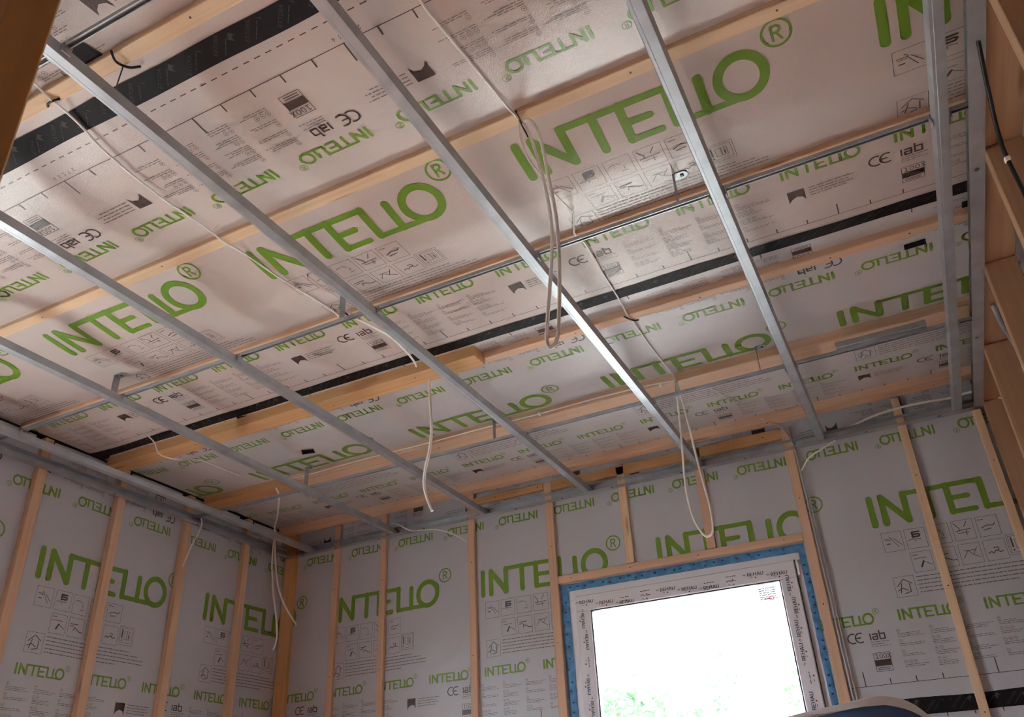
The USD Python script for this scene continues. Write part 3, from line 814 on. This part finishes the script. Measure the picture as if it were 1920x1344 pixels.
obj("bottom_plate", cbox(PX0, PX1, YB, YW - 0.03, FL, FL + 0.045, 0.002), M_stud, pr_)

# blurred post close to the camera
t = thing("timber_post", "dark orange-brown timber post close to the camera, out of focus", "post", frame(up((-0.645, 0.310, FL)), (0, 0, 1), (1, 0, 0), (0, 1, 0)))
obj("timber", cbox(0, ZC - FL - 0.02, -0.145, 0, -0.045, 0, 0.003), M_post, t)

# ------------------------------------------------------------------ metal ceiling grid
PROFILE = [(-0.0165, 0.0262), (-0.0215, 0.0250), (-0.0155, 0.0), (-0.0088, 0.0), (-0.0082, 0.0014), (-0.0076, 0.0), (0.0155, 0.0), (0.0215, 0.0250), (0.0165, 0.0262)]
CROSS_Y = (0.7235, 1.9598, 3.141)
CROSS = [(-0.0046, 0.0), (-0.0072, 0.0), (-0.0072, 0.012), (0.0072, 0.012), (0.0072, 0.0), (0.0046, 0.0)]   # open side down
RUN_X = (-3.285, -2.672, -2.072, -1.444, -0.832, -0.230, 0.369)
RUN_LABEL = ("galvanised ceiling runner nearest the left wall", "second galvanised ceiling runner from the left wall",
             "third galvanised ceiling runner from the left wall", "galvanised ceiling runner whose near end meets the blurred post",
             "galvanised ceiling runner behind the long white cable loops", "galvanised ceiling runner that ends over the right part of the window",
             "galvanised ceiling runner nearest the stud partition")
run_mesh = extrude_x(PROFILE, 0.0012, 4.75)
def clip_mesh():
    return cat_(cbox(-0.012, 0.012, -0.026, -0.0215, 0.006, 0.034, 0.001), cbox(-0.012, 0.012, 0.0215, 0.026, 0.006, 0.034, 0.001), cbox(-0.012, 0.012, -0.026, 0.026, 0.0255, 0.0275, 0.0005))
for x, lab in zip(RUN_X, RUN_LABEL):
    y0 = -0.80
    t = thing("ceiling_runner", lab, "metal channel", frame(up((x, y0, 1.600)), (0, 1, 0), (-1, 0, 0), (0, 0, 1)))
    # local y points to -x; mirror the groove so that it lies on the left side
    m_ = run_mesh.copy(); m_.vertices = m_.vertices * (1, -1, 1); m_.faces = m_.faces[:, ::-1]
    obj("channel", m_, M_galv, t, smooth=25)
    for cy in CROSS_Y:
        m_ = clip_mesh(); m_.apply_translation((cy - y0, 0, 0))
        obj("crossing_clip", m_, M_galv, t)
CROSS_LABEL = ("galvanised cross channel nearest the camera, above the runners", "middle galvanised cross channel above the runners", "galvanised cross channel nearest the window wall, above the runners")
cross_mesh = extrude_x(CROSS, 0.0012, 4.045)
for y, lab in zip(CROSS_Y, CROSS_LABEL):
    t = thing("cross_channel", lab, "metal channel", frame(up((-3.478, y, 1.6285)), (1, 0, 0), (0, 1, 0), (0, 0, 1)))
    obj("channel", cross_mesh, M_galv, t, smooth=25)
t = thing("channel_offcut", "short piece of galvanised channel lapped beside the cross channel near the window wall", "metal channel", frame(up((-0.046, 3.1115, 1.655)), (1, 0, 0), (0, -1, 0), (0, 0, -1)))
obj("channel", extrude_x(PROFILE, 0.0012, 0.33), M_galv, t, smooth=25)
# perimeter channels: U section lying on its side, open to the room
UD = [(0.040, 0.0), (0.0, 0.0), (0.0, 0.040), (0.036, 0.040)]
def perimeter(name, origin, ex, ey, L, label, holes, seed):
    t = thing(name, label, "metal channel", frame(up(origin), ex, ey, (0, 0, 1)))
    obj("channel", extrude_x(UD, 0.0012, L), M_galv, t, smooth=25)
    r = random.Random(seed)
    for k in range(holes):
        x = 0.15 + k * L / holes + r.uniform(0, 0.1)
        m_ = trimesh.creation.cylinder(0.006, 0.001, sections=12); m_.apply_translation((x, 0.022 + r.uniform(-0.006, 0.006), -0.0009))
        obj("screw_head", m_, M_screw, t)
perimeter("wall_channel", (0.462, 3.945, 1.598), (-1, 0, 0), (0, -1, 0), 3.94, "galvanised wall channel along the window wall", 13, 3)
perimeter("wall_channel", (-3.480, 3.94, 1.598), (0, -1, 0), (1, 0, 0), 4.7, "galvanised wall channel along the left wall", 8, 4)
perimeter("wall_channel", (0.4705, -0.8, 1.598), (0, 1, 0), (-1, 0, 0), 4.74, "galvanised wall channel along the stud partition", 5, 5)
t = thing("neighbour_runner", "galvanised ceiling channel seen beyond the stud partition", "metal channel", frame(up((0.610, 0.9, 1.600)), (0, 1, 0), (-1, 0, 0), (0, 0, 1)))
obj("channel", extrude_x(PROFILE, 0.0012, 3.0), M_galv, t, smooth=25)

# hangers: perforated strap from the ceiling timber down to a cross channel, foot bent to the right
def hanger(x, y, label):
    t = thing("strap_hanger", label, "hanger", frame(up((x, y, 1.6395))))
    top = surf(x + 0.015, y) - 0.004 - 1.6395
    sec = sbox(-0.015, 0, 0.015, top)
    for k in range(2):
        sec = sec.difference(Point(0, 0.03 + 0.03 * k).buffer(0.003, quad_segs=3))
    m_ = trimesh.creation.extrude_polygon(sec, 0.0016, engine="earcut")
    v_ = np.array(m_.vertices)
    obj("strap", trimesh.Trimesh(np.stack([v_[:, 2] - 0.0008, v_[:, 0], v_[:, 1]], 1), m_.faces, process=False), M_galv, t)
    ft = unary_union([sbox(0, -0.015, 0.028, 0.015), Point(0.028, 0).buffer(0.015)]).difference(Point(0.026, 0).buffer(0.005))
    m_ = trimesh.creation.extrude_polygon(ft, 0.0016, engine="earcut"); m_.apply_translation((0, 0, top - 0.0016))
    obj("foot_plate", m_, M_galv, t)
    obj("screw_head", cbox(0.021, 0.031, -0.005, 0.005, top - 0.0045, top - 0.0015, 0.001), M_screw, t)
hanger(-2.726, 1.9598, "metal strap hanger at the middle cross channel, just left of the second runner")
hanger(-1.582, 1.9598, "metal strap hanger at the middle cross channel, partly hidden by the fourth runner")
hanger(-0.347, 1.9598, "metal strap hanger at the middle cross channel among printed icons right of the cable loops")
hanger(-2.700, 3.141, "metal strap hanger at the far cross channel, beside the second runner")
hanger(-1.590, 3.141, "metal strap hanger at the far cross channel, right of the dangling cable end")
hanger(-0.350, 3.141, "metal strap hanger at the far cross channel, under a large green letter O")

# ------------------------------------------------------------------ cables
def shift(pts):
    return [(p[0], p[1], p[2]) for p in pts]
def cable(label, runs, ties=(), clips=(), m=None, r=0.0042, name="cable"):
    t = thing(name, label, "cable")
    for pts, rr in runs:
        obj("strand", tube(shift(pts), rr or r, 8), m or M_cable, t, smooth=True)
    for pts in ties:
        obj("cable_tie", tube(shift(pts), 0.0032, 6), M_black, t, smooth=True)
    for c in clips:
        obj("nail_clip", cbox(c[0] - 0.007, c[0] + 0.007, c[1] - 0.007, c[1] + 0.007, c[2] - 0.008, c[2] + 0.006, 0.002), M_cable, t)
    return t
feed = [(-0.692, 0.692, 1.733), (-0.686, 1.02, 1.721), (-0.685, 1.086, 1.712), (-0.675, 1.192, 1.709), (-0.669, 1.334, 1.724), (-0.666, 1.466, 1.744), (-0.658, 1.499, 1.741), (-0.654, 1.515, 1.735)]
loopA = [(-0.657, 1.527, 1.736), (-0.642, 1.535, 1.712), (-0.627, 1.549, 1.638), (-0.613, 1.559, 1.524), (-0.602, 1.559, 1.375), (-0.609, 1.549, 1.236), (-0.624, 1.539, 1.092), (-0.627, 1.529, 1.013), (-0.617, 1.529, 0.995), (-0.6, 1.529, 1.019), (-0.587, 1.529, 1.12), (-0.578, 1.529, 1.243), (-0.573, 1.519, 1.368), (-0.584, 1.519, 1.497), (-0.594, 1.519, 1.615), (-0.61, 1.519, 1.691), (-0.63, 1.524, 1.728), (-0.652, 1.527, 1.736)]
loopB = [(-0.659, 1.53, 1.732), (-0.66, 1.531, 1.696), (-0.652, 1.539, 1.631), (-0.636, 1.549, 1.583), (-0.616, 1.569, 1.543), (-0.604, 1.61, 1.515), (-0.61, 1.7, 1.55), (-0.64, 1.84, 1.64), (-0.68, 1.96, 1.735), (-0.715, 2.05, 1.74)]
cable("long white cable loops hanging from the second ceiling batten", [(feed, 0), (loopA, 0.0048), (loopB, 0.0032)],
      ties=[[(-0.655, 1.497, 1.752), (-0.653, 1.51, 1.738), (-0.652, 1.53, 1.725), (-0.645, 1.542, 1.7), (-0.643, 1.546, 1.69)]])
lineD = [(-0.715, 2.05, 1.74), (-0.712, 2.093, 1.741), (-0.708, 2.146, 1.748), (-0.716, 2.316, 1.746), (-0.722, 2.485, 1.748), (-0.727, 2.59, 1.738), (-0.722, 2.625, 1.73), (-0.725, 2.7, 1.738), (-0.724, 2.81, 1.736), (-0.722, 2.946, 1.734), (-0.719, 3.079, 1.742), (-0.716, 3.17, 1.738), (-0.713, 3.186, 1.722), (-0.712, 3.188, 1.71)]
loopC = [(-0.713, 3.182, 1.715), (-0.713, 3.165, 1.69), (-0.713, 3.16, 1.661), (-0.724, 3.184, 1.523), (-0.734, 3.184, 1.376), (-0.743, 3.184, 1.211), (-0.729, 3.174, 1.091), (-0.701, 3.174, 1.019), (-0.676, 3.164, 1.003), (-0.656, 3.16, 1.027), (-0.653, 3.16, 1.114), (-0.662, 3.156, 1.215), (-0.674, 3.156, 1.347), (-0.683, 3.156, 1.483), (-0.693, 3.158, 1.599), (-0.706, 3.168, 1.681), (-0.709, 3.182, 1.71)]
cable("white cable looping down in front of the wall over the window", [(lineD, 0.0036), (loopC, 0.0048)],
      ties=[[(-0.742, 2.6, 1.734), (-0.73, 2.61, 1.726), (-0.715, 2.645, 1.731), (-0.7, 2.655, 1.735)]], clips=[(-0.713, 3.19, 1.712), (-0.78, 3.175, 1.712)])
cable("white cable end dangling from the orange timber block", [([(-1.615, 2.6, 1.714), (-1.613, 2.6, 1.7), (-1.605, 2.59, 1.63), (-1.589, 2.57, 1.551), (-1.581, 2.565, 1.464), (-1.589, 2.565, 1.372), (-1.608, 2.565, 1.296), (-1.615, 2.565, 1.23), (-1.603, 2.565, 1.172), (-1.578, 2.565, 1.108)], 0.0062)])
cable("white cable slung under a runner to the black joint tape", [([(-1.575, 1.98, 1.69), (-1.561, 2.004, 1.668), (-1.549, 2.036, 1.664), (-1.542, 2.108, 1.672), (-1.54, 2.204, 1.684), (-1.565, 2.342, 1.702), (-1.597, 2.45, 1.722), (-1.625, 2.515, 1.735)], 0.0045)],
      ties=[[(-1.6, 1.962, 1.7), (-1.59, 1.985, 1.685), (-1.57, 2, 1.665)]])
cable("thin white cable lying along the ceiling, tied to the nearest batten beside the blurred post", [([(-1.667, 0.691, 1.734), (-1.69, 0.803, 1.748), (-1.691, 0.858, 1.737), (-1.697, 0.9, 1.742), (-1.701, 0.954, 1.739), (-1.707, 1.061, 1.719), (-1.711, 1.244, 1.713), (-1.726, 1.425, 1.74), (-1.724, 1.52, 1.737), (-1.718, 1.6, 1.744), (-1.689, 1.761, 1.727), (-1.676, 1.977, 1.741), (-1.676, 2.06, 1.742)], 0.0034)],
      ties=[[(-1.722, 0.875, 1.741), (-1.71, 0.868, 1.739), (-1.69, 0.866, 1.736), (-1.672, 0.872, 1.74)]])
cable("thin white cable tail under the black tape at the left", [([(-3.076, 2.441, 1.75), (-3.1, 2.5, 1.744), (-3.1, 2.54, 1.7), (-3.085, 2.64, 1.706), (-3.06, 2.75, 1.738), (-3.034, 2.885, 1.733), (-3.028, 3.001, 1.735)], 0.0034)])
cable("pair of white cables hanging in front of the corner post", [
    ([(-2.955, 3.2, 1.716), (-3.02, 3.3, 1.712), (-3.2, 3.5, 1.705), (-3.36, 3.66, 1.7), (-3.4, 3.712, 1.69), (-3.411, 3.72, 1.623), (-3.407, 3.72, 1.491), (-3.379, 3.72, 1.326), (-3.344, 3.72, 1.197), (-3.32, 3.72, 1.088), (-3.325, 3.72, 1.029), (-3.34, 3.72, 0.993)], 0.0052),
    ([(-3.385, 3.7, 1.705), (-3.38, 3.7, 1.612), (-3.36, 3.7, 1.478), (-3.319, 3.7, 1.328), (-3.251, 3.7, 1.21), (-3.167, 3.7, 1.105)], 0.0052)])
cable("short thin white cable on the left wall below the wall channel", [([(-3.47, 3.18, 1.66), (-3.44, 3.172, 1.6), (-3.438, 3.157, 1.545), (-3.45, 3.132, 1.466), (-3.46, 3.116, 1.394), (-3.465, 3.105, 1.348)], 0.0036)])
cable("thin white cable curving on the wall left of the window", [([(-2.7, 3.935, 1.68), (-2.62, 3.9, 1.64), (-2.54, 3.885, 1.59), (-2.461, 3.89, 1.578), (-2.382, 3.89, 1.566), (-2.294, 3.9, 1.536), (-2.225, 3.92, 1.495), (-2.198, 3.935, 1.47)], 0.0042)])
cable("grey-white cable running down the batten at the window's right side", [
    ([(-0.475, 3.8, 1.735), (-0.44, 3.83, 1.718), (-0.407, 3.885, 1.714), (-0.385, 3.93, 1.69), (-0.368, 3.936, 1.636), (-0.36, 3.94, 1.566), (-0.358, 3.94, 1.483), (-0.358, 3.945, 1.396), (-0.357, 3.945, 1.309), (-0.357, 3.945, 1.205), (-0.357, 3.945, 1.09), (-0.356, 3.945, 0.962), (-0.356, 3.945, 0.812), (-0.356, 3.945, 0.3), (-0.356, 3.945, -0.4)], 0.0042),
    ([(-0.345, 3.948, 1.4), (-0.344, 3.948, 1.2), (-0.343, 3.948, 0.9), (-0.343, 3.948, 0.4), (-0.343, 3.948, -0.4)], 0.0024)], m=M_cableg, r=0.0044)
cable("white cable rising from the window batten to the stud partition behind the wall channel", [([(-0.352, 3.935, 1.48), (-0.303, 3.885, 1.515), (-0.242, 3.88, 1.541), (-0.168, 3.885, 1.574)], 0.0040),
    ([(-0.125, 3.955, 1.640), (-0.08, 3.942, 1.650), (0.001, 3.932, 1.668), (0.093, 3.93, 1.68), (0.171, 3.93, 1.684), (0.262, 3.93, 1.681), (0.358, 3.93, 1.674), (0.45, 3.92, 1.673), (0.56, 3.9, 1.6)], 0.0062)], clips=[(0.093, 3.932, 1.682)])
cable("black cable with a white clip running down the stud partition", [([(0.452, 1.7, 1.59), (0.452, 1.773, 1.532), (0.452, 1.805, 1.5), (0.452, 1.852, 1.455), (0.452, 1.876, 1.414), (0.452, 1.881, 1.375), (0.452, 1.878, 1.33), (0.452, 1.871, 1.279), (0.452, 1.868, 1.232), (0.452, 1.86, 1)], 0.0052)], m=M_black, clips=[(0.452, 1.881, 1.37)])
cable("thin white cable lying on the ceiling film between the last two timbers", [([(-0.63, 3.32, 1.745), (-0.616, 3.359, 1.747), (-0.582, 3.451, 1.741), (-0.545, 3.55, 1.739), (-0.508, 3.647, 1.742)], 0.0022)])
cab13 = [(-2.86, 3.182, 1.735), (-2.749, 3.182, 1.733), (-2.4, 3.182, 1.738), (-2, 3.182, 1.734), (-1.7, 3.182, 1.736), (-1.37, 3.182, 1.733), (-1.087, 3.182, 1.736), (-0.843, 3.182, 1.732), (-0.72, 3.183, 1.72)]
cable("thin white cable clipped along the broad ceiling timber", [(cab13, 0.0036)], clips=[(-1.37, 3.18, 1.732), (-2.2, 3.18, 1.735)])
cable("grey pipe end running across the stud partition bay", [([(0.5, 3.02, 1.6), (0.53, 3.17, 1.585), (0.575, 3.33, 1.56), (0.66, 3.6, 1.52)], 0.009)], m=M_galv, name="pipe")
t = thing("black_tie", "loose black cable tie sticking out of the ceiling batten nearest the camera", "cable tie")
obj("strap", tube([(-1.435, 0.83, 1.74), (-1.445, 0.855, 1.732), (-1.437, 0.885, 1.738), (-1.42, 0.905, 1.752)], 0.0034, 6), M_black, t, smooth=True)
obj("tail", tube([(-1.443, 0.875, 1.737), (-1.49, 0.90, 1.72), (-1.51, 0.915, 1.715)], 0.0016, 6), M_black, t, smooth=True)

# ------------------------------------------------------------------ sack at the bottom edge
sk = thing("woven_sack", "blue woven sack with a white hem in front of the window", "sack")
xs = [-0.44, -0.37, -0.30, -0.216, -0.15, -0.111, -0.08, -0.058, -0.039, -0.022, -0.012]
zs = [0.160, 0.183, 0.195, 0.205, 0.214, 0.2165, 0.207, 0.193, 0.170, 0.130, 0.06]
def rim_z(x):
    return np.interp(x, xs, zs)
nth = 72
th = np.linspace(0, 2 * math.pi, nth, endpoint=False)
cx_, cy_, ax_, by_ = -0.235, 2.08, 0.225, 0.18
sgn = lambda a, e: np.sign(a) * np.abs(a) ** e
rx = cx_ + ax_ * sgn(np.cos(th), 0.75)
ry = cy_ + by_ * sgn(np.sin(th), 0.75)
rz = rim_z(rx) - 0.01 * (np.sin(th) > 0)
hemw = 0.004 + 0.014 * np.clip((rx + 0.30) / 0.2, 0, 1)
def loft(levels):
    V, Fc = np.vstack(levels), []
    for k in range(len(levels) - 1):
        for i in range(nth):
            a, b = k * nth + i, k * nth + (i + 1) % nth
            Fc += [(a, b, b + nth), (a, b + nth, a + nth)]
    return trimesh.Trimesh(V, np.array(Fc), process=False)
def level(drop, out=0.0, wave=0.0):
    d = np.stack([(rx - cx_) / ax_, (ry - cy_) / by_], 1)
    d /= np.linalg.norm(d, axis=1, keepdims=True)
    w_ = out + wave * np.sin(th * 5 + drop * 9)
    return np.stack([rx + d[:, 0] * w_, ry + d[:, 1] * w_, rz - drop], 1)
obj("sack_body", loft([level(0.012, -0.002), level(0.06, 0.006, 0.004), level(0.2, 0.02, 0.010), level(0.5, 0.05, 0.012), level(0.9, 0.06, 0.012), np.stack([rx, ry, np.full(nth, FL + 0.002)], 1), np.stack([np.full(nth, cx_), np.full(nth, cy_), np.full(nth, FL + 0.002)], 1)]), M_sack, sk, smooth=True)
hl = level(0.0, 0.003); h2 = level(0.0, 0.004); h2[:, 2] -= hemw
h3 = level(0.0, -0.004); h4 = level(0.03, -0.008)
obj("hem", loft([h2, hl + (0, 0, -0.001), level(-0.0015, 0.0), h3, h4]), M_hem, sk, smooth=True)

# ------------------------------------------------------------------ outside the window
og = thing("outdoor_ground", "grass outside the window", "ground", frame((0, 0, 0)), kind="structure")
obj("lawn", cbox(-60, XL - 0.25, -60, YW + 0.34, -0.5, -0.35, 0.01), M_ground, og)
obj("lawn", cbox(XR + 0.2, 60, -60, YW + 0.34, -0.5, -0.35, 0.01), M_ground, og)
obj("lawn", cbox(-60, 60, YW + 0.35, 90, -0.5, -0.35, 0.01), M_ground, og)
def shrub(name, x, y, h, wd, nleaf, label, seed):
    r = np.random.default_rng(seed)
    t = thing(name, label, "shrub", frame((x, y, -0.35)))
    st = [tube([(0, 0, 0), (r.normal(0, .1), r.normal(0, .1), h * .4), (r.normal(0, wd * .3), r.normal(0, wd * .3), h * .85)], 0.03, 6, 3) for _ in range(5)]
    obj("stems", cat_(*st), M_bark, t)
    nb = 14
    cen = np.stack([r.normal(0, wd * .42, nb), r.normal(0, wd * .42, nb), r.uniform(h * .35, h * .95, nb)], 1)
    c = cen[r.integers(0, nb, nleaf)] + r.normal(0, wd * .17, (nleaf, 3))
    a = r.normal(size=(nleaf, 3)); a /= np.linalg.norm(a, axis=1, keepdims=True)
    b = np.cross(a, r.normal(size=(nleaf, 3))); b /= np.linalg.norm(b, axis=1, keepdims=True)
    s = r.uniform(0.05, 0.09, (nleaf, 1))
    v = np.stack([c - a * s, c + b * s * .45, c + a * s, c - b * s * .45], 1).reshape(-1, 3)
    i = np.arange(nleaf)[:, None] * 4
    obj("foliage", (v, np.hstack([i, i + 1, i + 2, i + 3])), M_leaf, t)
shrub("garden_shrub", -3.75, 10.5, 3.2, 1.3, 1900, "leafy shrub outside, seen at the left of the window's lower edge", 1)
shrub("garden_shrub", -2.5, 15.5, 4.4, 1.6, 2200, "leafy shrub outside, seen at the middle of the window's lower edge", 2)
shrub("garden_shrub", -8.6, 15.0, 4.0, 1.1, 1000, "leafy shrub outside, hidden mostly by the window's left edge", 3)
